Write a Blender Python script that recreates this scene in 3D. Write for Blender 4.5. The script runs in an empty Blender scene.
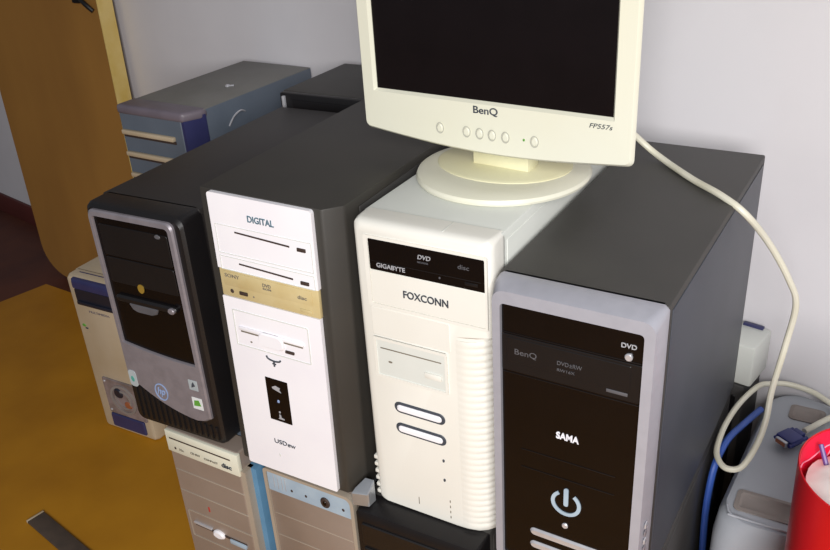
import bpy, bmesh, math, random
from mathutils import Vector, Matrix
random.seed(7)
PI = math.pi
scn = bpy.context.scene
C = scn.collection

# ------------------------------------------------------------------ materials
def lin(h):
    h = h.lstrip('#')
    out = []
    for i in (0, 2, 4):
        v = int(h[i:i + 2], 16) / 255
        out.append(v / 12.92 if v <= .04045 else ((v + .055) / 1.055) ** 2.4)
    return out + [1]

def mat(name, col, rough=.5, metal=0., col2=None, scale=30., mix=.5, bump=0., bscale=400., coat=0., spec=.5, stretch=None):
    m = bpy.data.materials.new(name); m.use_nodes = True
    nt = m.node_tree; b = nt.nodes['Principled BSDF']
    b.inputs['Roughness'].default_value = rough
    b.inputs['Metallic'].default_value = metal
    b.inputs['Coat Weight'].default_value = coat
    b.inputs['Specular IOR Level'].default_value = spec
    tc = nt.nodes.new('ShaderNodeTexCoord')
    src = tc.outputs['Object']
    if stretch:
        mp = nt.nodes.new('ShaderNodeMapping'); mp.inputs['Scale'].default_value = stretch
        nt.links.new(src, mp.inputs['Vector']); src = mp.outputs['Vector']
    n = nt.nodes.new('ShaderNodeTexNoise'); n.inputs['Scale'].default_value = scale; n.inputs['Detail'].default_value = 5
    nt.links.new(src, n.inputs['Vector'])
    r = nt.nodes.new('ShaderNodeValToRGB')
    c1 = lin(col); c2 = lin(col2) if col2 else [v * .86 for v in c1[:3]] + [1]
    r.color_ramp.elements[0].position = .5 - .25 * mix - .05; r.color_ramp.elements[0].color = c2
    r.color_ramp.elements[1].position = .5 + .2 * mix; r.color_ramp.elements[1].color = c1
    nt.links.new(n.outputs['Fac'], r.inputs['Fac']); nt.links.new(r.outputs['Color'], b.inputs['Base Color'])
    if bump:
        n2 = nt.nodes.new('ShaderNodeTexNoise'); n2.inputs['Scale'].default_value = bscale
        nt.links.new(tc.outputs['Object'], n2.inputs['Vector'])
        bp = nt.nodes.new('ShaderNodeBump'); bp.inputs['Strength'].default_value = bump; bp.inputs['Distance'].default_value = .001
        nt.links.new(n2.outputs['Fac'], bp.inputs['Height']); nt.links.new(bp.outputs['Normal'], b.inputs['Normal'])
    return m

M = {}
M['wall'] = mat('wall_paint', '#d6d3d6', .9, col2='#cfcccf', scale=3, bump=.15, bscale=120)
M['maroon'] = mat('maroon_floor_paint', '#5c2c16', .6, col2='#4a2012', scale=6)
M['skirt'] = mat('maroon_skirting', '#5a2018', .6, scale=8)
M['lino'] = mat('ochre_linoleum', '#bb8118', .55, col2='#a06a10', scale=5, mix=1.0, bump=.1, bscale=60, spec=.3)
M['tanboard'] = mat('tan_board', '#9a6f36', .7, col2='#8a6230', scale=4, spec=.2, stretch=(1, 1, .3))
M['edgewood'] = mat('pale_yellow_edge', '#dcc27c', .7, col2='#d2b35e', scale=14)
M['blackcase'] = mat('black_steel_paint', '#3c3b3a', .5, col2='#363433', scale=14, bump=.25, bscale=900)
M['dustcase2'] = mat('black_dusty_steel_paint', '#37342f', .55, col2='#2f2d2a', scale=9, mix=1., bump=.25, bscale=900)
M['darkcase'] = mat('deep_black_steel_paint', '#2b2725', .5, col2='#252221', scale=9, mix=1., bump=.25, bscale=900)
M['dustcase'] = mat('dark_grey_steel_paint', '#413f3c', .55, col2='#383634', scale=9, mix=1., bump=.25, bscale=900)
M['charcoal'] = mat('charcoal_paint_bluish_light', '#3b3f48', .45, col2='#363a43', scale=10, bump=.2, bscale=900)  # charcoal side cover, with the bluish light on that side put into its colour
M['blackplastic'] = mat('black_plastic', '#171516', .4, scale=20, bump=.1)
M['glossblack'] = mat('glossy_black_plastic', '#0d0a0b', .25, scale=20, spec=.3)
M['satinblack'] = mat('satin_black_plastic', '#181617', .38, scale=20, spec=.35)
M['silver'] = mat('silver_plastic', '#a9a9b2', .4, metal=.2, col2='#a4a4ad', scale=60, bump=.1, bscale=1500)
M['dimsilver'] = mat('dim_silver_plastic', '#8d878d', .4, metal=.3, scale=60)
M['bright'] = mat('bright_silver', '#d4d4da', .25, metal=.5, scale=60)
M['steel'] = mat('zinc_steel', '#b9bdc2', .3, metal=.7, scale=40)
M['ivory'] = mat('ivory_plastic', '#e4e2da', .45, col2='#dcd9cf', scale=6, mix=1., bump=.1)
M['ivorytop'] = mat('pale_grey_ivory_paint', '#d6d8d2', .45, col2='#cccfc8', scale=9, mix=1., bump=.15, bscale=900)
M['cream'] = mat('yellowed_cream_plastic', '#dcdbca', .4, col2='#d8d5bf', scale=5, mix=1.)
M['yellowed'] = mat('yellowed_neck_plastic', '#d8d5b4', .45, col2='#d3cda6', scale=8)
M['white'] = mat('white_plastic', '#f0eef2', .4, scale=8, col2='#ebe8ee', bump=.05)
M['beige'] = mat('aged_beige_plastic', '#c9b88a', .45, col2='#c2ae7c', scale=30)
M['groove'] = mat('shadow_grey_slot', '#7d7568', .7, scale=40)
M['slot'] = mat('dark_slot', '#3b2c26', .7, scale=40)
M['ink'] = mat('dark_ink', '#3d424b', .6, scale=80)
M['bluegreyink'] = mat('blue_grey_ink', '#54707e', .6, scale=80)
M['paleink'] = mat('pale_grey_ink', '#a9a9ad', .5, scale=80)
M['dimink'] = mat('dim_grey_ink', '#57565a', .5, scale=80)
M['whiteink'] = mat('white_ink', '#ececf4', .45, scale=80)
M['taupe'] = mat('taupe_plastic', '#9c8d82', .35, metal=.25, col2='#928276', scale=8)
M['taupelite'] = mat('light_taupe_plastic', '#b4a898', .35, metal=.2, scale=8)
M['bluestrip'] = mat('steel_blue_plastic', '#5b87a8', .35, scale=20)
M['bluepanel'] = mat('pale_blue_grey_plastic', '#a6b8c6', .35, col2='#96a9ba', scale=20)
M['navy'] = mat('navy_plastic', '#34365f', .35, scale=20)
M['navydark'] = mat('dark_navy_plastic', '#20222f', .35, scale=20)
M['agedcream'] = mat('dull_cream_plastic', '#bfae94', .5, col2='#b5a284', scale=8)
M['clear'] = mat('smoky_translucent_plastic', '#8d7f80', .2, col2='#6d625f', scale=30, coat=.5)
M['greyblue'] = mat('grey_blue_paint', '#5f6874', .5, col2='#58616d', scale=8)
M['greytop'] = mat('dusty_grey_paint', '#7b7975', .6, col2='#716f6a', scale=8)
M['mauve'] = mat('mauve_grey_plastic', '#6f666f', .45, scale=20)
M['crt'] = mat('bluish_grey_casing', '#a9adb4', .5, col2='#a2a6ae', scale=9, mix=1., bump=.15, bscale=500)
M['recess'] = mat('grey_brown_recess', '#8d8580', .7, col2='#857a74', scale=20)  # browner and darker than the casing, for recess panels and fan rings
M['cable'] = mat('off_white_cable_sheath', '#dcd9c8', .45, col2='#d3cfba', scale=20)
M['bluecable'] = mat('blue_cable_sheath', '#3557a8', .4, scale=20)
M['plugblue'] = mat('blue_plug_plastic', '#262f78', .4, scale=30)
M['copper'] = mat('copper_brown', '#9a5a3a', .4, scale=30)
M['red'] = mat('red_lacquer', '#c8101c', .35, col2='#bd0c18', scale=10)
M['redin'] = mat('bright_red_lining', '#ef1640', .45, scale=10)
M['pinkline'] = mat('pink_line', '#f59ab4', .5, scale=30)
M['paper'] = mat('white_paper', '#f6f4ee', .8, scale=20)
M['purple'] = mat('purple_plastic', '#5d3f80', .4, scale=20)
M['ringshade'] = mat('ring_shadow_grey', '#b4b3a6', .5)  # grey of the shadow round the monitor buttons, put into the ring colour
M['screen'] = mat('black_lcd', '#130e0f', .25, scale=20, spec=.3)
M['gold'] = mat('gold_emblem', '#c9a84a', .3, metal=.6, scale=30)
M['logoblue'] = mat('pale_blue_emblem', '#8fa6cf', .4, scale=30)
M['green'] = mat('green_ink', '#5d9a3c', .5, scale=30)
M['teal'] = mat('teal_ink', '#4f9a8e', .5, scale=30)
M['sticker'] = mat('sticker_paper', '#d8dcdc', .4, scale=30)
M['stickergrey'] = mat('grey_sticker', '#a7b0b4', .4, scale=30)
M['redink'] = mat('red_ink', '#b03028', .5, scale=30)
M['greystrip'] = mat('dark_grey_rubber', '#57483c', .7, col2='#4c4036', scale=40)

# ------------------------------------------------------------------ mesh helpers
def nb(): return bmesh.new()

def finish(bm, name, m, parent=None, ang=.55):
    bmesh.ops.remove_doubles(bm, verts=bm.verts, dist=1e-6)
    bmesh.ops.recalc_face_normals(bm, faces=bm.faces)
    for f in bm.faces: f.smooth = True
    for e in bm.edges:
        e.smooth = not (len(e.link_faces) == 2 and e.calc_face_angle(0) > ang)
    me = bpy.data.meshes.new(name); bm.to_mesh(me); bm.free()
    me.materials.append(M[m] if isinstance(m, str) else m)
    o = bpy.data.objects.new(name, me); C.objects.link(o)
    if parent: o.parent = parent
    return o

def box(bm, x0, x1, y0, y1, z0, z1, bev=0., seg=2):
    r = bmesh.ops.create_cube(bm, size=1)
    vs = r['verts']
    for v in vs:
        v.co = Vector(((x0 + x1) / 2 + v.co.x * (x1 - x0), (y0 + y1) / 2 + v.co.y * (y1 - y0), (z0 + z1) / 2 + v.co.z * (z1 - z0)))
    if bev:
        es = list({e for v in vs for e in v.link_edges})
        bmesh.ops.bevel(bm, geom=es, offset=bev, segments=seg, affect='EDGES', profile=.5)

def rr(x0, z0, x1, z1, r, n=5):
    """rounded rectangle, r a number or (bl, br, tr, tl)"""
    if not isinstance(r, (tuple, list)): r = (r,) * 4
    out = []
    for (cx, cz, a0, q) in ((x0 + r[0], z0 + r[0], PI, r[0]), (x1 - r[1], z0 + r[1], 1.5 * PI, r[1]), (x1 - r[2], z1 - r[2], 0, r[2]), (x0 + r[3], z1 - r[3], .5 * PI, r[3])):
        for i in range(n + 1):
            a = a0 + i / n * PI / 2
            out.append((cx + q * math.cos(a), cz + q * math.sin(a)))
    return out

def ell(cx, cz, rx, rz, n=24):
    return [(cx + rx * math.cos(2 * PI * i / n), cz + rz * math.sin(2 * PI * i / n)) for i in range(n)]

def loft(bm, loops, cap0=True, cap1=True):
    """loops: list of (list of (x,z), y)"""
    rows = []
    for l, y in loops:
        rows.append([bm.verts.new((p[0], y if not callable(y) else y(*p), p[1])) for p in l])
    n = len(rows[0])
    for a, b in zip(rows, rows[1:]):
        for i in range(n):
            j = (i + 1) % n
            bm.faces.new((a[i], a[j], b[j], b[i]))
    if cap0: bm.faces.new(rows[0])
    if cap1: bm.faces.new(rows[-1])

def prism(bm, poly, y0, y1): loft(bm, [(poly, y0), (poly, y1)])

def slab(bm, poly, y0, y1, ch=.0006):
    """plate facing -y with a small edge chamfer; y0 front, y1 back"""
    cx = sum(p[0] for p in poly) / len(poly); cz = sum(p[1] for p in poly) / len(poly)
    w = max(abs(p[0] - cx) for p in poly); h = max(abs(p[1] - cz) for p in poly)
    ins = [(cx + (p[0] - cx) * (1 - ch / w), cz + (p[1] - cz) * (1 - ch / h)) for p in poly]
    loft(bm, [(ins, y0), (poly, y0 + ch), (poly, y1)])

def tube(bm, pts, r, n=10, smooth=True, sub=8):
    pts = [Vector(p) for p in pts]
    if smooth and len(pts) > 2:
        q = []
        for i in range(len(pts) - 1):
            p0 = pts[max(i - 1, 0)]; p1 = pts[i]; p2 = pts[i + 1]; p3 = pts[min(i + 2, len(pts) - 1)]
            for k in range(sub):
                t = k / sub
                q.append(.5 * ((2 * p1) + (-p0 + p2) * t + (2 * p0 - 5 * p1 + 4 * p2 - p3) * t * t + (-p0 + 3 * p1 - 3 * p2 + p3) * t ** 3))
        q.append(pts[-1]); pts = q
    rows = []; up = Vector((0, 0, 1))
    for i, p in enumerate(pts):
        d = (pts[min(i + 1, len(pts) - 1)] - pts[max(i - 1, 0)]).normalized()
        if abs(d.dot(up)) > .98: up = Vector((1, 0, 0))
        s = d.cross(up).normalized(); u = s.cross(d).normalized(); up = u
        rows.append([bm.verts.new(p + r * (math.cos(2 * PI * k / n) * s + math.sin(2 * PI * k / n) * u)) for k in range(n)])
    for a, b in zip(rows, rows[1:]):
        for i in range(n): bm.faces.new((a[i], a[(i + 1) % n], b[(i + 1) % n], b[i]))
    bm.faces.new(rows[0]); bm.faces.new(rows[-1])

def lathe(bm, prof, cx, cy, n=48, sx=1., sy=1.):
    rows = []
    for r, z in prof:
        rows.append([bm.verts.new((cx + sx * r * math.cos(2 * PI * k / n), cy + sy * r * math.sin(2 * PI * k / n), z)) for k in range(n)])
    for a, b in zip(rows, rows[1:]):
        for i in range(n): bm.faces.new((a[i], a[(i + 1) % n], b[(i + 1) % n], b[i]))
    bm.faces.new(rows[0]); bm.faces.new(rows[-1])

def text(parent, s, x0, x1, z, h, y, m, name='lettering', depth=.0005, shear=0., slope=0., bold=0.):
    cu = bpy.data.curves.new(name, 'FONT'); cu.body = s; cu.extrude = depth; cu.shear = shear; cu.resolution_u = 4; cu.offset = bold
    t = bpy.data.objects.new('t', cu); C.objects.link(t)
    bpy.context.view_layer.update()
    me = bpy.data.meshes.new_from_object(t.evaluated_get(bpy.context.evaluated_depsgraph_get()))
    bpy.data.objects.remove(t)
    me.name = name
    xs = [v.co.x for v in me.vertices]; ys = [v.co.y for v in me.vertices]
    ax, bx, ay, by = min(xs), max(xs), min(ys), max(ys)
    for v in me.vertices:
        u = (v.co.x - ax) / (bx - ax); w = (v.co.y - ay) / (by - ay); zz = v.co.z
        v.co = (x0 + u * (x1 - x0), y - zz, z + w * h + slope * u)
    me.materials.clear(); me.materials.append(M[m])
    o = bpy.data.objects.new(name, me); C.objects.link(o); o.parent = parent
    return o

def plate(parent, name, poly, y0, y1, m, ch=.0005, label=None):
    bm = nb(); slab(bm, poly, y0, y1, ch)
    o = finish(bm, name, m, parent)
    if label: o['label'] = label
    return o

def boxp(parent, name, x0, x1, y0, y1, z0, z1, m, bev=.001, label=None):
    bm = nb(); box(bm, x0, x1, y0, y1, z0, z1, bev)
    o = finish(bm, name, m, parent)
    if label: o['label'] = label
    return o

def discp(parent, name, cx, cz, rx, rz, y0, y1, m, label=None):
    return plate(parent, name, ell(cx, cz, rx, rz), y0, y1, m, min(rx, rz) * .25, label)

def ringp(parent, name, outer, inner, y0, y1, m, label=None):
    bm = nb()
    loft(bm, [(outer, y1), (outer, y0), (inner, y0), (inner, y1)], False, False)
    o = finish(bm, name, m, parent)
    if label: o['label'] = label
    return o

def thing(name, label, cat, loc, rz=0., group=None):
    o = bpy.data.objects.new(name, None); C.objects.link(o)
    o.empty_display_size = .05
    o.location = loc; o.rotation_euler = (0, 0, rz)
    o['label'] = label; o['category'] = cat
    if group: o['group'] = group
    return o

def tag(o, label, cat):
    o['label'] = label; o['category'] = cat; return o

def structure(o):
    o['kind'] = 'structure'; return o

def case_body(parent, w, h, d, y0, m, bev=.0025, feet=True, x0=0., x1=None, seam=True):
    """folded steel case: shell, side seams, rear plate"""
    if x1 is None: x1 = w
    bm = nb(); box(bm, x0, x1, y0, d, 0.006 if feet else 0, h, bev)
    b = finish(bm, 'case', m, parent)
    if seam:
        bm = nb(); box(bm, x1 - .0002, x1 + .0008, y0 + .012, d - .012, .018, h - .012, .0004)
        finish(bm, 'side_panel', m, parent)
    bm = nb(); box(bm, x0 + .012, x1 - .012, d - .0002, d + .0015, .02, h - .012, .0004)
    finish(bm, 'rear_plate', 'steel', parent)
    if feet:
        for fx in (x0 + .03, x1 - .03):
            for fy in (y0 + .04, d - .04):
                bm = nb(); box(bm, fx - .012, fx + .012, fy - .012, fy + .012, 0, .0065, .001)
                finish(bm, 'foot', 'blackplastic', parent)
    return b

# ------------------------------------------------------------------ the setting
WA, WB = .7535, -.19924
wang = math.atan(WB)
def wally(x): return WA + WB * x
bm = nb(); box(bm, -4.5, 3.5, 0, .12, -.003, 2.7)
wl = structure(finish(bm, 'wall_back', 'wall')); wl.location = (0, WA, 0); wl.rotation_euler = (0, 0, wang)
bm = nb(); box(bm, -4.5, 3.5, -.012, -.0005, -.003, .075, .002)
bb = structure(finish(bm, 'baseboard_back', 'skirt')); bb.location = (0, WA, 0); bb.rotation_euler = (0, 0, wang)
bm = nb(); box(bm, -5, 4, -4, 2.2, -.08, -.003)
structure(finish(bm, 'floor', 'maroon'))

# ochre linoleum sheet, corner near the tall board
bm = nb()
poly = [(-1.36, .785), (-1.16, .772), (1.35, .474), (2.2, .30), (2.2, -3), (-2.35, -3)]
top = [bm.verts.new((x, y, 0)) for x, y in poly]; bot = [bm.verts.new((x, y, -.003)) for x, y in poly]
bm.faces.new(top); bm.faces.new(bot[::-1])
for i in range(len(poly)):
    j = (i + 1) % len(poly); bm.faces.new((top[i], bot[i], bot[j], top[j]))
tag(finish(bm, 'floor_sheet', 'lino'), 'worn ochre yellow floor covering under all the computers', 'floor covering')

# ------------------------------------------------------------------ tall tan board
tb = thing('wooden_board', 'tall tan wooden board with pale yellow edge standing at far left before the wall', 'board', (-1.4173, .8425, 0), .0146)
W, TH, H = .4955, .0513, 1.75
def ly(x, z): return z * .0177
bm = nb()
o1 = rr(0, 0, W - .002, H, (.11, .004, .004, .03), 8)
loft(bm, [([(a + (.004 if a < .1 else -.0), b) for a, b in o1], lambda x, z: ly(x, z)), (o1, lambda x, z: ly(x, z) + .004), (o1, lambda x, z: ly(x, z) + TH)])
finish(bm, 'panel', 'tanboard', tb)
bm = nb()
loft(bm, [(rr(W - .003, .002, W + .001, H, .001, 1), lambda x, z: ly(x, z)), (rr(W - .003, .002, W + .001, H, .001, 1), lambda x, z: ly(x, z) + TH)])
e = finish(bm, 'edge_strip', 'edgewood', tb); e['label'] = 'pale yellow edge strip'
bm = nb()
yy = ly(0, .87)
tube(bm, [(W - .055, yy - .008, .90), (W - .03, yy - .014, .885), (W - .012, yy - .008, .866)], .006)
box(bm, W - .08, W - .05, yy - .012, yy + .002, .885, .925, .003)
h_ = finish(bm, 'latch', 'blackplastic', tb); h_['label'] = 'dark metal latch'

# ------------------------------------------------------------------ D: black tower with silver frame
w, h, d = .187, .402, .501
D = thing('computer_tower', 'black computer tower with thick silver front frame and white power symbol, nearest at right', 'computer', (.600, 0, .403), -.024)
case_body(D, w, h, d, .028, 'dustcase')
bm = nb(); box(bm, w - .0004, w + .0012, .04, d - .012, .016, h - .01, .0005); s_ = finish(bm, 'side_cover', 'charcoal', D)
outer = rr(0, 0, w, h, .006)
mid = rr(.0, 0, w, h, .010)
front = rr(.004, .004, w - .004, h - .007, .014)
inner = rr(.0135, .012, .172, .380, .005)
bm = nb(); loft(bm, [(outer, .034), (outer, .026), (mid, .016), (front, 0), (inner, -.0005), (inner, .02)], True, True)
finish(bm, 'bezel', 'silver', D)
plate(D, 'front_panel', rr(.0138, .0122, .1717, .3797, .0048), .004, .0195, 'glossblack')
dd = plate(D, 'optical_drive', rr(.0142, .294, .1713, .341, .001), .0028, .0045, 'satinblack', label='black optical drive with faint lettering')
plate(dd, 'drive_tray', rr(.020, .3065, .160, .338, .001), .0020, .0032, 'satinblack')
boxp(dd, 'eject_button', .135, .158, .0022, .003, .300, .304, 'dimink', .0003)
for z in (.291, .343, .188, .162):
    boxp(D, 'panel_seam', .015 if z > .2 else .037, .1705 if z > .2 else .15, .0033, .0042, z - .0004, z + .0004, 'satinblack', .0001)
text(dd, 'BenQ', .030, .056, .3165, .0085, .0024, 'dimink')
text(D, 'DVD', .148, .164, .3585, .0055, .0036, 'paleink', bold=.01)
text(dd, 'DVD±RW', .080, .108, .3185, .005, .0018, 'dimink')
text(dd, 'RW16X', .080, .100, .3105, .0035, .0018, 'dimink')
discp(D, 'led', .1565, .3485, .0042, .0045, .001, .005, 'bright', 'round silver button')
text(D, 'SAMA', .080, .107, .2185, .0095, .0036, 'whiteink', bold=.03)
# power symbol: open ring and bar
bm = nb()
cx, cz, R1, R2 = .094, .127, .0185, .0140
n = 28; a0 = PI / 2 + .62; a1 = PI / 2 + 2 * PI - .62
rows = []
for i in range(n + 1):
    a = a0 + (a1 - a0) * i / n
    rows.append([bm.verts.new((cx + r_ * math.cos(a), y_, cz + r_ * math.sin(a))) for r_, y_ in ((R1, .004), (R1, .0026), (R2, .0026), (R2, .004))])
for a, b in zip(rows, rows[1:]):
    for i in range(4): bm.faces.new((a[i], a[(i + 1) % 4], b[(i + 1) % 4], b[i]))
bm.faces.new(rows[0]); bm.faces.new(rows[-1])
prism(bm, rr(cx - .0028, cz - .004, cx + .0028, cz + .0225, .0026), .0026, .004)
p_ = finish(bm, 'power_button', 'bluepanel', D); p_['label'] = 'pale power symbol button'
discp(D, 'led', .0935, .092, .0038, .004, .002, .005, 'bright', 'small silver indicator')
for z in (.066, .045, .024):
    bm = nb(); slab(bm, rr(.049, z - .0055, .150, z + .0055, .0054), .0012, .005, .0022)
    finish(bm, 'trim_bar', 'bright', D)
for k, z in enumerate((.13, .118, .106, .094)):
    boxp(D, 'side_port', w - .001, w + .0008, .006, .013, z - .004, z + .003, 'bright' if k % 2 == 0 else 'dimsilver', .0006)

# hidden support below it
K = thing('computer_tower', 'plain black computer tower directly beneath the silver-framed one at right, almost hidden in shadow', 'computer', (.600, .006, 0), -.02)
case_body(K, .187, .403, .49, .03, 'blackcase')
bm = nb(); loft(bm, [(rr(0, 0.004, .187, .403, .004), .034), (rr(0, 0.004, .187, .403, .006), .012), (rr(.006, .01, .181, .397, .008), 0)]); finish(bm, 'bezel', 'blackplastic', K)
for z in (.35, .305): plate(K, 'drive_cover', rr(.02, z - .02, .167, z + .02, .002), -.0015, .002, 'satinblack')
discp(K, 'power_button', .0935, .22, .009, .009, -.003, .002, 'dimsilver')

# ------------------------------------------------------------------ C: ivory tower
w, h, d = .182, .4295, .45
T = thing('computer_tower', 'ivory white computer tower under the monitor, black drive on top and ribbed right front', 'computer', (.4130, .021, .4115), -.011)
case_body(T, w, h - .0008, d, .030, 'ivorytop')
# bezel: rounded front shell, right side sweeping back
def crow(i, low, r, n=5):
    x0, z0, x1, z1 = i, i * .4, w - i, h - i
    out = []
    for (cx, cz, a0) in ((x0 + r, z0 + r, PI), (x1 - low - r, z0 + r, 1.5 * PI)):
        for k in range(n + 1):
            a = a0 + k / n * PI / 2; out.append((cx + r * math.cos(a), cz + r * math.sin(a)))
    out += [(x1 - low, .300), (x1, .308)]
    for (cx, cz, a0) in ((x1 - r, z1 - r, 0), (x0 + r, z1 - r, .5 * PI)):
        for k in range(n + 1):
            a = a0 + k / n * PI / 2; out.append((cx + r * math.cos(a), cz + r * math.sin(a)))
    return out
bm = nb()
loft(bm, [(crow(0, .002, .005), .036), (crow(0, .007, .006), .022), (crow(0, .014, .008), .012), (crow(.001, .021, .009), .006), (crow(.004, .030, .010), .002), (crow(.008, .040, .010), 0)])
finish(bm, 'bezel', 'ivory', T)
# recessed bay with frame lip
ringp(T, 'bay_frame', rr(.0165, .3175, .1775, .4125, .003), rr(.0225, .3215, .1745, .4085, .001), -.0013, .004, 'ivory')
dr = plate(T, 'optical_drive', rr(.0235, .3680, .1743, .408, .001), -.0016, .004, 'glossblack', label='black optical drive')
boxp(dr, 'tray_seam', .026, .170, -.0019, -.0012, .3795, .3803, 'satinblack', .0002)
text(dr, 'GIGABYTE', .0335, .0725, .3728, .0058, -.0018, 'paleink', bold=.01)
text(dr, 'DVD', .0905, .1075, .3945, .0055, -.0018, 'paleink', shear=.2, bold=.01)
text(dr, 'RECORDER', .090, .104, .3895, .002, -.0018, 'dimink')
text(dr, 'disc', .142, .156, .3925, .0055, -.0018, 'dimink')
boxp(dr, 'eject_button', .150, .166, -.0022, -.001, .3735, .3775, 'satinblack', .0003)
discp(dr, 'led', .118, .3755, .0012, .0014, -.0022, -.001, 'dimink')
plate(T, 'drive_cover', rr(.0228, .3218, .1743, .3668, .0012), -.0008, .004, 'ivory')
text(T, 'FOXCONN', .0675, .1275, .3380, .0098, -.0014, 'ink', bold=.012)
plate(T, 'drive_cover', rr(.0187, .2765, .1270, .3155, .0012), -.0008, .004, 'ivory')
fd = plate(T, 'floppy_drive', rr(.0187, .214, .122, .2735, .001), -.0012, .004, 'ivorytop', label='pale floppy drive')
ringp(fd, 'floppy_frame', rr(.0187, .214, .122, .2735, .0015), rr(.0222, .218, .119, .270, .001), -.0024, .001, 'ivory')
boxp(fd, 'floppy_slot', .028, .114, -.0016, -.001, .2575, .2592, 'groove', .0002)
boxp(fd, 'eject_button', .091, .114, -.0035, -.001, .232, .240, 'ivory', .0008)
discp(fd, 'led', .041, .240, .0030, .0016, -.0017, -.001, 'groove')
for z in (.1725, .1395):
    bm = nb(); slab(bm, rr(.041, z - .0085, .115, z + .0085, .0084), -.0012, .003, .0008)
    finish(bm, 'button_surround', 'ink', T)
    bm = nb(); slab(bm, rr(.0455, z - .0048, .1105, z + .0048, .0047), -.004, .003, .002)
    finish(bm, 'button', 'white', T)
for z in (.107, .075): discp(T, 'led', .1095, z, .0016, .0024, -.0012, .001, 'ink')
for k in range(4): boxp(T, 'vent_mark', .1155, .1168, -.0006, .001, .012 + k * .009, .016 + k * .009, 'groove', .0002)
boxp(T, 'vent_mark', .0675, .0685, -.0006, .001, .018, .030, 'groove', .0002)
# ribs on the right flank of the front
bm = nb()
xs = [(.130, .0006), (.141, -.0004), (.149, .0008), (.1580, .0045), (.1665, .0108), (.1742, .0210), (.1798, .035)]
am = [0, .0002, .0005, .0009, .0011, .0012, .0009]
rows = []
nr = 30 * 6
for q in range(nr + 1):
    z = .006 + q / nr * .290
    s_ = abs(math.sin(PI * 30 * q / nr))
    rows.append([bm.verts.new((x + a_ * s_ * (.8 if i > 3 else 0), y - a_ * s_ - .0002, z)) for i, ((x, y), a_) in enumerate(zip(xs, am))])
for a, b in zip(rows, rows[1:]):
    for i in range(len(xs) - 1): bm.faces.new((a[i], a[i + 1], b[i + 1], b[i]))
finish(bm, 'rib_panel', 'ivory', T, ang=.9)
bm = nb()
for k in range(6):
    z = .010 + k * .012; box(bm, -.0012, .012, .0015, .018, z, z + .006, .0012)
finish(bm, 'rib_strip', 'ivory', T)
# top groove and seam
boxp(T, 'top_seam', .118, .1188, .008, .036, h - .0006, h + .0003, 'ivorytop', .0001)

# ------------------------------------------------------------------ B: black tower with white front plate
w, h, d = .203, .441, .450
B = thing('computer_tower', 'black computer tower with tall white front plate and one beige drive', 'computer', (.190, .004, .4157), .019)
B.rotation_euler = (0, .025, .019)
bm = nb()
pts = [(-.0035, .0), (.182, .0), (w - .002, .022), (w, d), (-.0035, d)]
tp = [bm.verts.new((x, y, h)) for x, y in pts]; bt = [bm.verts.new((x, y, .004)) for x, y in pts]
bm.faces.new(tp); bm.faces.new(bt[::-1])
for i in range(5):
    j = (i + 1) % 5; bm.faces.new((tp[i], bt[i], bt[j], tp[j]))
bmesh.ops.bevel(bm, geom=list(bm.edges), offset=.003, segments=2, affect='EDGES', profile=.5)
finish(bm, 'case', 'dustcase2', B)
boxp(B, 'side_panel', w - .0005, w + .0010, .05, d - .01, .015, h - .012, 'blackcase', .0005)
boxp(B, 'rear_plate', .012, w - .012, d - .0002, d + .0015, .02, h - .012, 'steel', .0004)
for fx in (.03, .18):
    for fy in (.06, d - .05): boxp(B, 'foot', fx - .012, fx + .012, fy - .012, fy + .012, 0, .0045, 'blackplastic', .0008)
bm = nb(); prism(bm, rr(.0130, .332, .1710, .4390, (.001, .001, .004, .004)), -.006, .002)
bmesh.ops.bevel(bm, geom=[e_ for e_ in bm.edges if e_.calc_length() > .02], offset=.0012, segments=2, affect='EDGES')
finish(bm, 'front_plate', 'white', B)
bm = nb(); prism(bm, rr(.0130, .006, .1685, .290, (.003, .003, .001, .001)), -.006, .002)
bmesh.ops.bevel(bm, geom=[e_ for e_ in bm.edges if e_.calc_length() > .02], offset=.0012, segments=2, affect='EDGES')
finish(bm, 'lower_front_plate', 'white', B)
Y = -.006
text(B, 'DIGITAL', .074, .114, .4075, .009, Y - .0003, 'bluegreyink', bold=.015)
for z0, z1, sz, bz in ((.3555, .3965, .3895, .3845), (.3315, .3515, .3445, .3385)):
    ringp(B, 'drive_cover', rr(.0195, z0, .167, z1, .001), rr(.0202, z0 + .0007, .1663, z1 - .0007, .0008), Y - .0007, Y + .001, 'ivorytop')
    bm = nb()
    prism(bm, [(.050, sz - .0016), (.134, sz - .0052), (.134, sz - .0028), (.050, sz + .0006)], Y - .0005, Y + .001)
    finish(bm, 'tray_slot', 'slot', B)
    boxp(B, 'eject_button', .1455, .158, Y - .0016, Y + .001, bz - .0024, bz + .0024, 'slot', .0005)
od = boxp(B, 'optical_drive', .0138, .1695, -.0054, .002, .2905, .3315, 'beige', .0012, 'beige optical drive')
bm = nb(); box(bm, .020, .160, -.0064, -.005, .3075, .3285, .0006); finish(bm, 'drive_tray', 'beige', od)
text(od, 'SONY', .023, .047, .3205, .0052, -.0065, 'groove', bold=.01)
text(od, 'DVD', .084, .097, .3185, .0050, -.0065, 'groove', bold=.02)
text(od, 'ROM', .084, .097, .3145, .0028, -.0065, 'groove', bold=.02)
text(od, 'disc', .138, .152, .3140, .0052, -.0065, 'groove', bold=.01)
discp(od, 'headphone_jack', .0305, .2995, .0030, .0032, -.0062, -.005, 'slot')
boxp(od, 'volume_wheel', .0435, .0565, -.0072, -.005, .2975, .3025, 'slot', .0006)
discp(od, 'led', .066, .2985, .0012, .0013, -.0062, -.005, 'groove')
boxp(od, 'eject_button', .140, .158, -.0068, -.005, .2950, .3000, 'beige', .0006)
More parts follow.
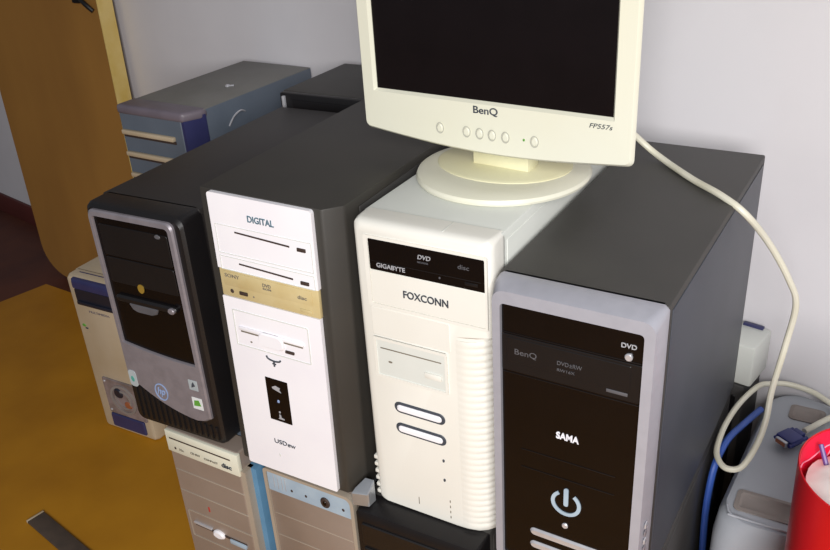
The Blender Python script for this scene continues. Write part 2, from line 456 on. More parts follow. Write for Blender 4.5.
# floppy drive
ringp(B, 'floppy_frame', rr(.026, .216, .148, .272, .002), rr(.0272, .2172, .1468, .2708, .0015), Y - .0008, Y + .001, 'ivorytop')
boxp(B, 'floppy_slot', .036, .137, Y - .0010, Y + .001, .2385, .2415, 'groove', .0004)
boxp(B, 'floppy_lip', .034, .139, Y - .0026, Y + .001, .2418, .2475, 'white', .0012)
bm = nb(); slab(bm, rr(.066, .2255, .107, .2475, .008), Y - .0040, Y + .001, .0018); finish(bm, 'floppy_recess', 'white', B)
boxp(B, 'eject_button', .108, .122, Y - .0022, Y + .001, .2245, .2285, 'slot', .0006)
discp(B, 'led', .051, .2255, .0018, .0014, Y - .0006, Y + .001, 'groove')
# horned emblem
bm = nb()
tube(bm, [(.074, Y - .0004, .2105), (.0765, Y - .0004, .2065), (.0855, Y - .0004, .2045), (.0945, Y - .0004, .2058), (.097, Y - .0004, .2085)], .0013, 6)
tube(bm, [(.0855, Y - .0004, .2045), (.0855, Y - .0004, .196)], .0013, 6, False)
box(bm, .0825, .0885, Y - .0008, Y, .199, .2008)
finish(bm, 'emblem', 'ink', B)
dp = plate(B, 'button_panel', rr(.0655, .102, .1030, .1740, .0008), Y - .0006, Y + .001, 'glossblack', label='small dark button panel')
bm = nb()
prism(bm, [(.076, .1600), (.082, .1635), (.090, .1610), (.088, .1580), (.091, .1535), (.083, .1555), (.077, .1575)], Y - .0010, Y - .0004)
finish(bm, 'emblem', 'paleink', dp)
discp(dp, 'led', .084, .1375, .0020, .0026, Y - .0012, Y - .0004, 'logoblue')
bm = nb()
prism(bm, [(.0805, .1070), (.0905, .1070), (.0905, .1090), (.0860, .1100), (.0850, .1150), (.0825, .1150), (.0825, .1100)], Y - .0010, Y - .0004)
prism(bm, ell(.0840, .1190, .0016, .0018, 10), Y - .0010, Y - .0004)
finish(bm, 'emblem', 'paleink', dp)
text(B, 'USDew', .067, .1035, .0600, .0075, Y - .0003, 'ink')
discp(B, 'led', .073, .0385, .0012, .0030, Y - .0004, Y + .001, 'ivorytop')

# ------------------------------------------------------------------ A: black tower with silver-rimmed front
w, h, d = .180, .376, .473
A = thing('computer_tower', 'black computer tower with silver-rimmed curved front and small stickers, leftmost of the upper row', 'computer', (-.0235, -.001, .428), .025)
case_body(A, w, h, d, .035, 'darkcase')
bm = nb()
loft(bm, [(rr(0, 0, w, h, .008), .040), (rr(0, 0, w, h, .010), .008), (rr(.001, .001, w - .001, h - .0015, .012), .002), (rr(.005, .005, w - .005, h - .006, .012), -.002)])
finish(bm, 'bezel', 'blackplastic', A)
# silver shield frame: bulging bottom
def shield(ins, top, bz):
    pts = []
    x0, x1 = .009 + ins, .166 - ins
    nseg = 12
    for i in range(nseg + 1):
        t = i / nseg; x = x0 + (x1 - x0) * t
        z = bz + (.050 * (1 - t) ** 2.2 + .012 * max(0, (t - .8) / .2) ** 2)
        pts.append((x, z))
    tr = .010
    for i in range(5):
        a = i / 4 * PI / 2; pts.append((x1 - tr + tr * math.cos(a), top - tr + tr * math.sin(a)))
    for i in range(5):
        a = PI / 2 + i / 4 * PI / 2; pts.append((x0 + tr + tr * math.cos(a), top - tr + tr * math.sin(a)))
    return pts
def hole(ins):
    pts = []
    x0, x1 = .0175 + ins, .1565 - ins; nseg = 12
    for i in range(nseg + 1):
        t = i / nseg; x = x0 + (x1 - x0) * t
        pts.append((x, .141 + ins + .012 * (1 - t) ** 2 + .002 * t))
    tr = .006; top = .3595 - ins
    for i in range(5):
        a = i / 4 * PI / 2; pts.append((x1 - tr + tr * math.cos(a), top - tr + tr * math.sin(a)))
    for i in range(5):
        a = PI / 2 + i / 4 * PI / 2; pts.append((x0 + tr + tr * math.cos(a), top - tr + tr * math.sin(a)))
    return pts
bm = nb()
loft(bm, [(shield(0, .3695, .038), .002), (shield(.0003, .369, .0385), -.0055), (shield(.0025, .367, .0405), -.008), (hole(-.001), -.0082), (hole(0), -.006), (hole(0), .002)], False, False)
finish(bm, 'silver_frame', 'dimsilver', A)
bm = nb(); slab(bm, hole(-.0005), -.004, .002, .0004); finish(bm, 'front_panel', 'glossblack', A)
plate(A, 'drive_door', rr(.024, .300, .151, .348, .003), -.0052, -.003, 'satinblack')
plate(A, 'drive_door', rr(.024, .256, .151, .297, .003), -.0052, -.003, 'satinblack')
discp(A, 'emblem', .134, .3445, .0055, .0035, -.0058, -.004, 'dimink')
bm = nb(); lathe(bm, [(.0045, 0), (.0065, 0), (.0065, .0012), (.0045, .0012)], 0, 0, 20)
for v in bm.verts: v.co = Vector((.0805 + v.co.x * .9, -.0052 + -v.co.z, .2545 + v.co.y * 1.1))
g_ = finish(bm, 'emblem', 'gold', A); g_['label'] = 'small gold ring emblem'
bm = nb(); slab(bm, rr(.028, .2265, .143, .2375, .0054), -.0105, -.003, .003); finish(bm, 'drive_bar', 'blackplastic', A)
discp(A, 'bar_highlight', .136, .232, .0060, .0048, -.0125, -.008, 'dimsilver', 'painted highlight on the round end of the bar')  # silver disc draws the highlight on the bar's rounded end
bm = nb(); slab(bm, [(.050, .2265), (.106, .2265), (.101, .2165), (.092, .2125), (.064, .2125), (.055, .2165)], -.0075, -.003, .002); finish(bm, 'card_reader', 'dimink', A)
sk1 = plate(A, 'sticker', rr(.012, .072, .028, .102, .006), -.0086, -.006, 'stickergrey', .0003, 'pale rounded sticker with green mark')
discp(sk1, 'emblem', .0195, .086, .0042, .0060, -.0090, -.0070, 'teal')
sk2 = plate(A, 'sticker', rr(.1365, .0985, .1535, .1165, .001), -.0086, -.006, 'stickergrey', .0003, 'small grey square sticker')
bm = nb(); prism(bm, [(.141, .103), (.149, .107), (.146, .114), (.143, .110)], -.0089, -.0080); finish(bm, 'emblem', 'ink', sk2)
sk3 = plate(A, 'sticker', rr(.1365, .0645, .1560, .0855, .001), -.0086, -.006, 'sticker', .0003, 'white square sticker with green mark')
bm = nb(); prism(bm, [(.139, .070), (.153, .072), (.150, .082), (.141, .080)], -.0089, -.0080); finish(bm, 'emblem', 'green', sk3)
# round badge with tall letters
bm = nb()
ro, ri = ell(.0755, .0765, .0130, .0155, 28), ell(.0755, .0765, .0112, .0135, 28)
loft(bm, [(ro, -.0078), (ro, -.0088), (ri, -.0088), (ri, -.0078)], False, False)
bd = finish(bm, 'badge', 'logoblue', A)
text(bd, 'hp', .0680, .0830, .0680, .0165, -.0084, 'logoblue', shear=.2, bold=.015)
# vent grille under the shield
bm = nb()
for k in range(15):
    x = .012 + k * .011
    z1 = .034 + .045 * max(0, 1 - (x - .009) / .157) ** 2.2
    box(bm, x, x + .0045, -.0045, .0, .010, z1, .0006)
finish(bm, 'vent_grille', 'blackplastic', A)

# ------------------------------------------------------------------ E: dull cream tower on the floor at left
w, h, d = .167, .413, .42
E_ = thing('computer_tower', 'dull cream computer tower with navy drive bay and round fan window, at far left', 'computer', (-.590, .329, 0), .018)
case_body(E_, w, h, d, .03, 'agedcream')
bm = nb(); loft(bm, [(rr(0, .0, w, h, .006), .034), (rr(0, 0, w, h, .008), .010), (rr(.003, .003, w - .003, h - .004, .008), .002), (rr(.008, .008, w - .008, h - .009, .008), 0)]); finish(bm, 'bezel', 'agedcream', E_)
bm = nb(); loft(bm, [(rr(.020, .384, .160, .4135, .003), .024), (rr(.020, .384, .160, .409, .003), -.002), (rr(.022, .386, .158, .403, .003), -.005)]); finish(bm, 'drive_cover', 'navy', E_)
plate(E_, 'optical_drive', rr(.022, .346, .160, .3835, .003), -.003, .002, 'navydark')
boxp(E_, 'drive_lip', .026, .156, -.0075, -.002, .346, .355, 'navydark', .002)
text(E_, 'MULTIMEDIA', .050, .112, .3265, .005, -.0004, 'mauve')
discp(E_, 'emblem', .020, .287, .006, .004, -.001, .002, 'green', 'small green mark')
boxp(E_, 'emblem', .023, .031, -.0012, .002, .279, .2825, 'ink', .0004)
fp = plate(E_, 'fan_window', rr(.034, .052, .152, .152, .004), -.004, .002, 'clear', .0015, 'smoky translucent fan window')
bm = nb()
for r1, r2 in ((.040, .034), (.026, .021)):
    loft(bm, [(ell(.092, .102, r1, r1), -.0035), (ell(.092, .102, r1, r1), -.0062), (ell(.092, .102, r2, r2), -.0062), (ell(.092, .102, r2, r2), -.0035)], False, False)
finish(bm, 'fan_ring', 'recess', fp)
discp(fp, 'fan_hub', .080, .118, .014, .014, -.0075, -.003, 'navydark')
discp(fp, 'fan_blade', .104, .090, .012, .010, -.0065, -.003, 'copper')
for sx, sz in ((.042, .143), (.042, .062)): discp(fp, 'screw', sx, sz, .003, .003, -.006, -.003, 'bright')
bm = nb(); slab(bm, rr(.034, .012, .140, .050, .004), -.005, .002, .002); finish(bm, 'lower_panel', 'navy', E_)

# ------------------------------------------------------------------ F: taupe tower below A
w, h, d = .150, .428, .45
F = thing('computer_tower', 'taupe computer tower with cream optical drive at its top, standing below the silver-rimmed black one', 'computer', (.032, -.001, 0), -.016)
case_body(F, w, h, d, .032, 'greyblue')
bm = nb(); loft(bm, [(rr(0, 0, w, h, .002), .036), (rr(0, 0, w, h, .003), .014), (rr(0.001, .002, w - .001, h - .0005, .003), .002), (rr(.003, .004, w - .004, h - .002, .003), 0)]); finish(bm, 'bezel', 'taupe', F)
bm = nb(); loft(bm, [([(.1495, .004), (.1595, .004), (.1595, .395), (.1495, .395)], lambda x, z: -.0014 + (.010 if x > .16 else 0)), ([(.1495, .004), (.1595, .004), (.1595, .395), (.1495, .395)], .02)]); finish(bm, 'side_flare', 'taupelite', F)
boxp(F, 'blue_strip', .1505, .1690, .012, .060, .004, .395, 'bluestrip', .001, 'steel blue side strip')
fo = boxp(F, 'optical_drive', .002, .1505, -.004, .004, .3855, .4265, 'cream', .001, 'cream optical drive')
boxp(fo, 'tray_slot', .010, .136, -.0046, -.003, .4115, .4145, 'slot', .0005)
boxp(fo, 'drive_tray', .006, .138, -.0043, -.003, .4105, .4245, 'cream', .0005)
discp(fo, 'headphone_jack', .019, .395, .0022, .0026, -.0046, -.003, 'slot')
text(fo, '52x', .028, .037, .3935, .004, -.0044, 'groove')
text(fo, 'CD-RW', .052, .072, .3955, .004, -.0044, 'groove')
text(fo, 'COMPACT', .080, .108, .3945, .0035, -.0044, 'groove')
text(fo, 'disc', .116, .136, .3935, .0085, -.0044, 'ink', bold=.02)
for z in (.3465, .303): boxp(F, 'bay_seam', .004, .160, -.0010, .001, z - .0006, z + .0006, 'taupelite', .0003)
boxp(F, 'red_mark', .0595, .0625, -.0008, .001, .276, .286, 'redink', .0004)
ringp(F, 'floppy_frame', rr(.010, .205, .152, .262, .003), rr(.0112, .2062, .1508, .2608, .002), -.0012, .001, 'taupelite')
boxp(F, 'floppy_slot', .022, .132, -.0016, .001, .2325, .2365, 'slot', .0006)
boxp(F, 'floppy_lip', .020, .060, -.004, .001, .237, .2415, 'bright', .0014)
boxp(F, 'eject_button', .098, .132, -.004, .001, .2265, .2355, 'bluepanel', .0014)
bm = nb(); slab(bm, ell(.074, .2335, .0125, .0085), -.0055, .001, .003); finish(bm, 'floppy_recess', 'white', F)
discp(F, 'power_button', .080, .145, .012, .012, -.003, .001, 'taupelite')

# ------------------------------------------------------------------ G: taupe tower below B
w, h, d = .165, .411, .45
G = thing('computer_tower', 'taupe computer tower with pale blue port strip along its top edge, below the white-fronted one', 'computer', (.217, .008, 0), -.004)
case_body(G, w, h, d, .034, 'steel')
bm = nb(); loft(bm, [(rr(0, 0, w, h, .004), .036), (rr(0, 0, w, h, .008), .014), (rr(.003, .003, w - .004, h - .003, .012), .003), (rr(.008, .008, w - .010, h - .006, .012), 0)]); finish(bm, 'bezel', 'taupe', G)
ringp(G, 'front_rim', rr(.002, .002, w - .0015, h - .001, (.004, .004, .014, .006)), rr(.0075, .006, w - .0075, h - .006, (.003, .003, .010, .004)), -.0035, .006, 'taupelite')
ps = plate(G, 'port_strip', rr(.008, .3685, w - .008, h - .0065, .0015), -.002, .001, 'bluepanel', label='pale blue strip with ports')
for x in (.020, .0275, .035, .041): boxp(ps, 'clip_mark', x - .0006, x + .0006, -.0024, -.001, .376, .402, 'paleink', .0002)
for x, r_ in ((.052, .0022), (.078, .0022), (.144, .0024)): discp(ps, 'port_hole', x, .3815, r_, r_ * 1.15, -.0026, -.001, 'slot')
bm = nb(); slab(bm, ell(.113, .3835, .0082, .0095), -.0045, -.001, .0015); finish(bm, 'audio_socket', 'slot', ps)
discp(ps, 'socket_hole', .113, .3835, .004, .0048, -.005, -.004, 'glossblack')
for z in (.322, .277): boxp(G, 'bay_seam', .010, .154, -.0006, .001, z - .0005, z + .0005, 'taupelite', .0002)
boxp(G, 'power_button', .060, .105, -.004, .001, .17, .185, 'taupelite', .002)

# bracket
bm = nb()
pts = [(.3875, -.006), (.4115, .0), (.4130, .0165), (.3985, .0155), (.3875, .004)]
tp = [bm.verts.new((x, y, .449 if y > .006 else .434)) for x, y in pts]; bt = [bm.verts.new((x, y, .4115)) for x, y in pts]
bm.faces.new(tp); bm.faces.new(bt[::-1])
for i in range(5):
    j = (i + 1) % 5; bm.faces.new((tp[i], bt[i], bt[j], tp[j]))
bmesh.ops.bevel(bm, geom=list(bm.edges), offset=.0012, segments=1, affect='EDGES')
tag(finish(bm, 'metal_bracket', 'steel'), 'small silver metal bracket wedged between the white-fronted and the ivory tower', 'bracket')

# ------------------------------------------------------------------ H: black tower below C
w, h, d = .190, .411, .45
Hh = thing('computer_tower', 'black computer tower with ridged front, standing below the ivory white one', 'computer', (.392, -.011, 0), .003)
case_body(Hh, w, h, d, .036, 'dustcase')
bm = nb(); loft(bm, [(rr(0, 0, w, h, .003), .038), (rr(0, 0, w, h, .004), .020), (rr(.001, .001, w - .001, h - .004, .006), .004), (rr(.004, .004, w - .004, h - .012, .008), 0)]); finish(bm, 'bezel', 'satinblack', Hh)
for z in (.372, .327, .282):
    bm = nb(); slab(bm, rr(.012, z - .0195, .178, z + .0195, .003), -.003, .002, .0015); finish(bm, 'drive_cover', 'blackplastic', Hh)
discp(Hh, 'power_button', .095, .2, .010, .010, -.004, .001, 'dimsilver')

# ------------------------------------------------------------------ I: grey-blue tower at back left
w, h, d = .213, .786, .374
I = thing('computer_tower', 'tall grey-blue computer tower with slotted front and navy corner, behind the others at back left', 'computer', (-.411, .424, 0), -.043)
w = .198
bm = nb(); box(bm, 0, w, .038, d, 0, h, .003); finish(bm, 'case', 'greyblue', I)
boxp(I, 'top_cover', .001, w - .001, .040, d - .001, h - .001, h + .0008, 'greytop', .0006)
bm = nb(); loft(bm, [(rr(-.004, 0, .174, h - .012, .002), .040), (rr(-.004, 0, .174, h - .012, .003), .004), (rr(.0, 0, .170, h - .014, .004), 0)]); finish(bm, 'bezel', 'greyblue', I)
bm = nb()
pts = [(.172, .001), (.179, .001), (w + .001, .036), (w + .001, .042), (.172, .042)]
tp = [bm.verts.new((x, y, h - .008)) for x, y in pts]; bt = [bm.verts.new((x, y, .0)) for x, y in pts]
bm.faces.new(tp); bm.faces.new(bt[::-1])
for i in range(5):
    j = (i + 1) % 5; bm.faces.new((tp[i], bt[i], bt[j], tp[j]))
finish(bm, 'navy_corner', 'navy', I)['label'] = 'navy front corner'
bm = nb()
pts = [(-.005, -.003), (.179, -.003), (w + .001, .034), (w + .001, .050), (-.005, .050)]
tp = [bm.verts.new((x, y, h + .002)) for x, y in pts]; bt = [bm.verts.new((x, y, h - .018)) for x, y in pts]
bm.faces.new(tp); bm.faces.new(bt[::-1])
for i in range(5):
    j = (i + 1) % 5; bm.faces.new((tp[i], bt[i], bt[j], tp[j]))
bmesh.ops.bevel(bm, geom=list(bm.edges), offset=.007, segments=3, affect='EDGES', profile=.5)
finish(bm, 'top_lip', 'mauve', I)
for z in (.728, .682, .636):
    bm = nb(); box(bm, .003, .150, -.008, .002, z, z + .010, .003); lp = finish(bm, 'bay_ledge', 'agedcream', I)
    boxp(I, 'bay_slot', .003, .150, -.002, .001, z - .006, z, 'slot', .0004)
bm = nb(); tube(bm, [(w, .10, .735), (w + .003, .115, .752), (w + .003, .135, .758), (w, .15, .752)], .002); finish(bm, 'side_latch', 'bright', I)
bm = nb(); lathe(bm, [(.0045, 0), (.0055, .001), (.0055, .003), (.003, .0045), (.0008, .0048)], 0, 0, 12); tube(bm, [(0.003, 0, .002), (.012, .006, .002)], .0018, 6, False)
sc = finish(bm, 'screw', 'bright'); sc.location = (-.276, .602, .7869); tag(sc, 'tiny shiny metal screw lying on top of the grey-blue tower', 'screw')

# ------------------------------------------------------------------ J: black tower at back
w, h, d = .184, .821, .222
J = thing('computer_tower', 'black computer tower standing against the wall behind the two left black ones', 'computer', (-.062, .503, 0), -.002)
bm = nb(); box(bm, 0, w, .012, d, 0, h, .003); finish(bm, 'case', 'dustcase', J)
bm = nb(); box(bm, .0005, w - .0005, 0, .014, .002, h - .001, .004); finish(bm, 'bezel', 'blackplastic', J)
boxp(J, 'drive_cover', .03, w - .012, -.002, .002, h - .05, h - .012, 'satinblack', .001)
bm = nb(); box(bm, .009, .015, -.006, .001, .786, .815, .0015); t_ = finish(bm, 'tab', 'paleink', J); t_['label'] = 'small pale tab'

# ------------------------------------------------------------------ monitor
Mo = thing('monitor', 'cream flat-panel monitor with black screen and round foot, on the ivory white tower', 'monitor', (.350, .171, .8405), -.084)
zb = .0605
w, h = .360, .318
def mouth(ins, r, sag=.0115, nb_=14):
    x0, x1, z0, z1 = ins - .0045, w - ins, zb - .0035 + ins, zb + h - ins
    pts = []
    for i in range(5):
        a = PI + i / 4 * PI / 2; pts.append((x0 + r + r * math.cos(a), z0 + r + r * math.sin(a)))
    for i in range(1, nb_):
        t = i / nb_; pts.append((x0 + r + (x1 - x0 - 2 * r) * t, z0 - sag * math.sin(PI * t)))
    for (cx, cz, a0) in ((x1 - r, z0 + r, 1.5 * PI), (x1 - r, z1 - r, 0), (x0 + r, z1 - r, .5 * PI)):
        for i in range(5):
            a = a0 + i / 4 * PI / 2; pts.append((cx + r * math.cos(a), cz + r * math.sin(a)))
    return pts
def screenloop(x0, z0, x1, z1, nb_=14):
    pts = [(x0, z0)] * 0
    r = .0006
    for i in range(5):
        a = PI + i / 4 * PI / 2; pts.append((x0 + r + r * math.cos(a), z0 + r + r * math.sin(a)))
    for i in range(1, nb_):
        t = i / nb_; pts.append((x0 + r + (x1 - x0 - 2 * r) * t, z0))
    for (cx, cz, a0) in ((x1 - r, z0 + r, 1.5 * PI), (x1 - r, z1 - r, 0), (x0 + r, z1 - r, .5 * PI)):
        for i in range(5):
            a = a0 + i / 4 * PI / 2; pts.append((cx + r * math.cos(a), cz + r * math.sin(a)))
    return pts
sx0, sz0, sx1, sz1 = .0178, zb + .0505, .3345, zb + .291
bm = nb()
loft(bm, [(mouth(.016, .008), .040), (mouth(.007, .008), .022), (mouth(.0015, .008), .010), (mouth(0, .008), .006), (mouth(.0008, .008), .003), (mouth(.0035, .007), 0), (screenloop(sx0 - .003, sz0 - .003, sx1 + .003, sz1 + .003), -.0005), (screenloop(sx0, sz0, sx1, sz1), .004), (screenloop(sx0, sz0, sx1, sz1), .012)], True, True)
finish(bm, 'bezel', 'cream', Mo)
plate(Mo, 'screen', rr(sx0 - .0002, sz0 - .0002, sx1 + .0002, sz1 + .0002, .0005), .0045, .0115, 'screen', label='black unlit screen')
bm = nb(); loft(bm, [(mouth(.017, .010, .008), .039), (mouth(.024, .02, .004), .058), (mouth(.06, .02, .0), .078), (mouth(.08, .02, .0), .082)]); finish(bm, 'back_housing', 'yellowed', Mo)
for x in (.1135, .1515, .1695, .1865, .2045, .2425):
    z = zb + .0115
    bm = nb(); lathe(bm, [(.0062, 0), (.0068, .0009), (.0056, .0010), (.0052, .0003)], 0, 0, 24)
    for v in bm.verts: v.co = Vector((x + v.co.x * .82, -.0002 - v.co.z * 1.2, z + v.co.y * 1.05))
    rg = finish(bm, 'button_ring', 'ringshade', Mo)
    bm = nb(); slab(bm, ell(x, z, .0044, .0056), -.0022, .002, .0014); finish(bm, 'button', 'cream', Mo)
discp(Mo, 'led', .2285, zb + .0115, .0014, .0016, -.001, .002, 'green')
text(Mo, 'BenQ', .1615, .1945, zb + .0345, .0105, -.0006, 'ink', bold=.012)
text(Mo, 'FP557s', .309, .336, zb + .0375, .0052, -.0006, 'ink', shear=.25)
# neck, foot
bm = nb(); box(bm, .1345, .2130, .040, .070, .010, .085, .002)
nk = finish(bm, 'neck', 'yellowed', Mo); nk['label'] = 'yellowed neck'
bm = nb(); lathe(bm, [(.106, 0), (.1110, .002), (.1120, .005), (.1100, .009), (.102, .0115), (.085, .013), (.0, .013)], .1685, .058, 72)
finish(bm, 'foot', 'cream', Mo)
bm = nb(); lathe(bm, [(.090, .012), (.090, .0138), (.086, .0158), (.0, .017)], .1655, .066, 64, 1., .80)
pl = finish(bm, 'foot_plate', 'yellowed', Mo); pl['label'] = 'yellowed raised oval on the foot'

# ------------------------------------------------------------------ right corner: CRT casing, beige case, cables, bin
Cr = thing('monitor_housing', 'bluish-grey rounded plastic monitor casing with recesses, in the lower right corner by the wall', 'monitor', (.82, .205, 0), 0)
def crtloop(x0, y0, x1, y1, y1r, r, n=6):
    pts = []
    cor = [(x0, y0, PI), (x1, y0, 1.5 * PI), (x1, y1r, 0), (x0, y1, .5 * PI)]
    for (x, y, a0) in cor:
        cx = x + r if a0 in (PI, .5 * PI) else x - r
        cy = y + r if a0 in (PI, 1.5 * PI) else y - r
        for i in range(n + 1):
            a = a0 + i / n * PI / 2; pts.append((cx + r * math.cos(a), cy + r * math.sin(a)))
    return pts
def zloft(bm, loops, cap0=True, cap1=True):
    rows = [[bm.verts.new((p[0], p[1], z)) for p in l] for l, z in loops]
    n = len(rows[0])
    for a, b in zip(rows, rows[1:]):
        for i in range(n): bm.faces.new((a[i], a[(i + 1) % n], b[(i + 1) % n], b[i]))
    if cap0: bm.faces.new(rows[0])
    if cap1: bm.faces.new(rows[-1])
bm = nb()
def cl(i, r): return crtloop(.006 + i, .002 + i, .36 - i, .362 - i, .300 - i, r)
zloft(bm, [(cl(0, .03), 0), (cl(0, .03), .05), (cl(.002, .035), .34), (cl(.006, .04), .372), (cl(.013, .04), .382), (cl(.022, .04), .3850)])
# rear side follows the wall; left flank leans in towards the rear
for v in bm.verts:
    v.co.x += .024 * max(0, (v.co.y - .19) / .17) ** 1.2 * (1 if v.co.x < .18 else 0)
finish(bm, 'casing', 'crt', Cr)
def tray(x0, y0, x1, y1, name, dpt):
    bm = nb()
    o = crtloop(x0, y0, x1, y1, y1, .008, 4); i_ = crtloop(x0 + .006, y0 + .006, x1 - .006, y1 - .006, y1 - .006, .005, 4); i2 = crtloop(x0 + .009, y0 + .009, x1 - .009, y1 - .009, y1 - .009, .004, 4)
    zloft(bm, [(o, .3848), (o, .3856 + dpt), (i_, .3862 + dpt), (i2, .3854)], False, True)
    return finish(bm, name, 'recess', Cr)
tray(.030, .034, .120, .078, 'recess_panel', .0012)
tray(.066, .275, .118, .315, 'recess_panel', .0012)
bm = nb(); zloft(bm, [(crtloop(.10, .085, .32, .26, .25, .03), .384), (crtloop(.10, .085, .32, .26, .25, .03), .3885), (crtloop(.106, .091, .314, .254, .244, .028), .3905)])
finish(bm, 'raised_panel', 'crt', Cr)
bm = nb(); tube(bm, [(.022, .040, .3848), (.03, .024, .3852), (.055, .0205, .3852), (.30, .0205, .3852)], .0018, 6); finish(bm, 'front_ridge', 'crt', Cr)
CRTX, CRTY = .82, .205

# beige slim case
bg = thing('computer_case', 'small beige case on an added black block, between the right tower and the wall', 'computer', (.836, .583, 0), -.20)
bm = nb(); box(bm, -.11, .0, -.072, -.0, .402, .478, .005); finish(bm, 'case', 'ivorytop', bg)
bm = nb(); box(bm, -.045, -.012, -.012, -.003, .477, .482, .001); finish(bm, 'top_vent', 'navy', bg)
bm = nb(); box(bm, -.055, -.053, -.070, -.003, .4775, .4788); finish(bm, 'top_seam', 'groove', bg)

gap_block = thing('computer_case', 'added narrow black block darkening the gap under the small beige case, at right', 'computer', (.826, .586, 0), -.20)  # black block added so the gap below the beige case stays dark
bm = nb(); box(bm, -.11, .002, -.074, .0, 0, .4015, .004); finish(bm, 'case', 'blackcase', gap_block)
plate(gap_block, 'front_plate', rr(-.10, .02, -.01, .38, .003), -.0755, -.073, 'blackplastic')

# white monitor cable with blue plug
vc = thing('monitor_cable', 'off-white monitor cable arching over the right tower, looping down to a blue plug', 'cable', (.90, .43, .3905), 0)
O = Vector((.90, .43, .3905))
path = [(.555, .262, .955), (.585, .315, .93), (.615, .400, .865), (.660, .425, .816), (.726, .362, .8095), (.775, .315, .810), (.810, .300, .795), (.838, .342, .74), (.864, .365, .685), (.877, .381, .64), (.872, .389, .57), (.865, .376, .50), (.865, .357, .46), (.860, .334, .43), (.847, .308, .405), (.828, .302, .400), (.813, .318, .400), (.806, .345, .400), (.806, .400, .402), (.815, .462, .404), (.833, .520, .405), (.850, .540, .402), (.874, .553, .400), (.912, .549, .398), (.945, .530, .395), (.985, .510, .3925), (1.02, .530, .3905), (1.0, .545, .3905), (.960, .520, .392), (.914, .442, .396)]
bm = nb(); tube(bm, [Vector(p) - O for p in path], .0044, 10, True, 8); finish(bm, 'cord', 'cable', vc)
dirv = Vector((.886 - .917, .410 - .458, 0)).normalized()
pa = math.atan2(dirv.y, dirv.x)
def plugpart(bmf, name, m):
    bm = nb(); bmf(bm)
    for v in bm.verts:
        c, s = math.cos(pa), math.sin(pa)
        v.co = Vector((c * v.co.x - s * v.co.y, s * v.co.x + c * v.co.y, v.co.z)) + Vector((.898, .414, .398)) - O
    return finish(bm, name, m, vc)
plugpart(lambda b: (box(b, -.012, .016, -.0145, .0145, -.0065, .0065, .003)), 'plug', 'plugblue')['label'] = 'blue plug'
plugpart(lambda b: (box(b, -.022, -.011, -.009, .009, -.0055, .0055, .002)), 'strain_relief', 'plugblue')
plugpart(lambda b: (box(b, .0155, .0215, -.010, .010, -.0045, .0045, .0015)), 'connector', 'steel')
plugpart(lambda b: (box(b, .0212, .0222, -.0085, .0085, -.0032, .0032, .0005)), 'pin_block', 'copper')
for sg in (-1, 1):
    plugpart(lambda b: tube(b, [(-.020, sg * .0125, 0), (.018, sg * .0125, 0)], .003, 10, False), 'thumb_screw', 'plugblue')

bm = nb(); tube(bm, [(.8055, .335, .20), (.8055, .315, .30), (.8065, .328, .362), (.810, .352, .384), (.816, .385, .3915), (.827, .420, .3925), (.838, .455, .3915), (.846, .478, .3912)], .0052, 10)
tag(finish(bm, 'blue_cable', 'bluecable'), 'short thick blue cable lying in the gap beside the grey casing', 'cable')

# red bin with white paper and pen-like stick
bn = thing('waste_bin', 'bright red round bin with white paper inside, cut off by the lower right corner', 'bin', (1.010, .095, 0), 0)
zr = .615; r1 = .087; r0 = .070
bm = nb()
lathe(bm, [(r0 - .002, 0), (r0, .002), (r1, zr - .001), (r1 - .0008, zr), (r1 - .002, zr - .001), (r1 - .004, zr - .06), (r1 - .0045, zr - .065)], 0, 0, 72)
finish(bm, 'bin_wall', 'red', bn)
bm = nb()
rows = []
for rr_, z in ((r1 - .0022, zr - .0015), (r1 - .0048, zr - .062), (.001, zr - .063)):
    rows.append([bm.verts.new((rr_ * math.cos(2 * PI * k / 72), rr_ * math.sin(2 * PI * k / 72), z)) for k in range(72)])
for a, b in zip(rows, rows[1:]):
    for i in range(72): bm.faces.new((a[i], a[(i + 1) % 72], b[(i + 1) % 72], b[i]))
ln = finish(bm, 'lining', 'redin', bn); ln['label'] = 'brighter red inside'
bm = nb()
def on_in(a, z):
    rr_ = r1 - .0032 - (zr - z) * .04
    return (rr_ * math.cos(a), rr_ * math.sin(a), z)
tube(bm, [on_in(PI - 1.0 + k * .12, zr - .025 + (.004 * math.sin(k))) for k in range(-8, 9)][::-1], .0008, 6)
tube(bm, [on_in(PI - .95, zr - .003), on_in(PI - .80, zr - .03), on_in(PI - .62, zr - .055)], .0008, 6)
pk = finish(bm, 'pink_line', 'pinkline', bn)
# paper heap: crumpled sheet
bm = nb()
n, rings = 40, 8
cen = bm.verts.new((.01, -.005, zr - .006)); prev = None
for ri in range(1, rings + 1):
    row = []
    for k in range(n):
        a = 2 * PI * k / n; f = ri / rings
        rad = .076 * f
        z = zr - .006 - .014 * f ** 2 + random.uniform(-.002, .002) - .010 * math.cos(a - 2.2) * f
        row.append(bm.verts.new((rad * math.cos(a), rad * math.sin(a), z)))
    for k in range(n):
        j = (k + 1) % n
        if prev is None: bm.faces.new((cen, row[k], row[j]))
        else: bm.faces.new((prev[k], row[k], row[j], prev[j]))
    prev = row
low = [bm.verts.new((v.co.x, v.co.y, zr - .0615)) for v in prev]
for k in range(n):
    j = (k + 1) % n; bm.faces.new((prev[k], low[k], low[j], prev[j]))
bm.faces.new(low)
pp = finish(bm, 'crumpled_paper', 'paper', None); pp.location = (1.010, .095, 0); tag(pp, 'white paper filling the red bin', 'paper')
bm = nb(); tube(bm, [(-.068, .034, zr - .006), (-.053, .018, zr - .036)], .0028, 8, False)
st = finish(bm, 'pen', 'purple', None); st.location = (1.010, .095, 0); tag(st, 'small purple stick leaning inside the red bin', 'pen')

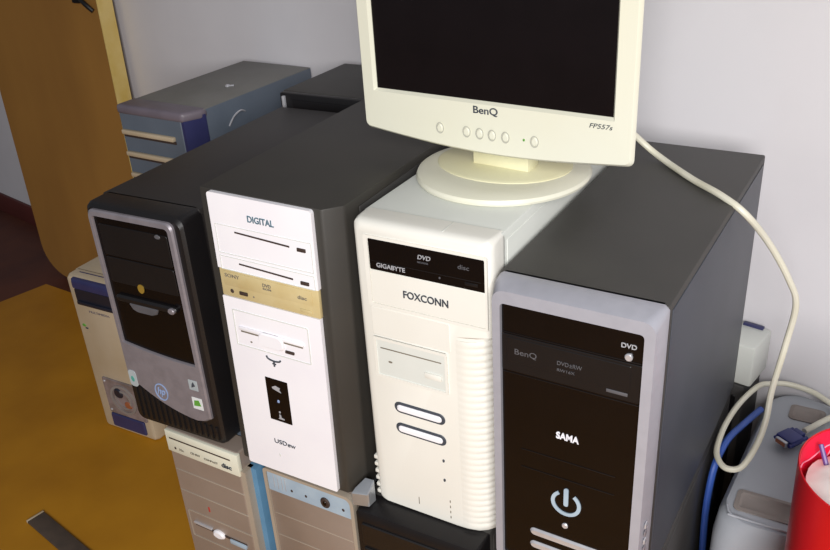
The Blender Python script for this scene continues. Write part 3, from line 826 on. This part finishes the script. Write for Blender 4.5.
# dark strip on the floor at lower left
fs = thing('rubber_strip', 'dark grey rubber strip with pale end lying on the ochre floor at lower left', 'strip', (-.4795, .030, 0), -.19)
boxp(fs, 'strip', .003, .55, -.019, .019, 0, .006, 'greystrip', .002)
boxp(fs, 'end_cap', -.001, .0035, -.019, .019, 0, .0065, 'agedcream', .001, 'pale end')

# ------------------------------------------------------------------ camera
cx, cy, cz, yaw, pit, rol, f = .94870, -.73128, 1.23927, .54070, -.47996, -.06584, 854.74
Fv = Vector((-math.sin(yaw) * math.cos(pit), math.cos(yaw) * math.cos(pit), math.sin(pit)))
Rv = Vector((math.cos(yaw), math.sin(yaw), 0)); Uv = Rv.cross(Fv)
R2 = math.cos(rol) * Rv + math.sin(rol) * Uv; U2 = -math.sin(rol) * Rv + math.cos(rol) * Uv
cd = bpy.data.cameras.new('camera'); cam = bpy.data.objects.new('camera', cd); C.objects.link(cam)
cam.matrix_world = Matrix(((R2.x, U2.x, -Fv.x, cx), (R2.y, U2.y, -Fv.y, cy), (R2.z, U2.z, -Fv.z, cz), (0, 0, 0, 1)))
cd.sensor_width = 36; cd.lens = f * 36 / 830; cd.clip_start = .02
scn.camera = cam

# ------------------------------------------------------------------ light: window to the right and in front, dim room
def area(name, loc, target, sx, sy, power, col):
    l = bpy.data.lights.new(name, 'AREA'); l.shape = 'RECTANGLE'; l.size = sx; l.size_y = sy; l.energy = power; l.color = col
    o = bpy.data.objects.new(name, l); C.objects.link(o); o.location = loc
    o.rotation_euler = (Vector(target) - Vector(loc)).to_track_quat('-Z', 'Y').to_euler()
    return o
area('window_daylight', (1.6, -1.9, 1.6), (.75, .15, .6), 1.1, 1.1, 37, (1., .985, .975))
bpy.data.lights['window_daylight'].spread = math.radians(118)
wd = bpy.data.worlds.new('room_ambient'); scn.world = wd; wd.use_nodes = True
bg_ = wd.node_tree.nodes['Background']; bg_.inputs['Color'].default_value = (.82, .88, 1, 1); bg_.inputs['Strength'].default_value = .16
scn.view_settings.view_transform = 'Standard'; scn.view_settings.look = 'None'
scn.view_settings.exposure = 0; scn.view_settings.gamma = 1; scn.view_settings.use_curve_mapping = False
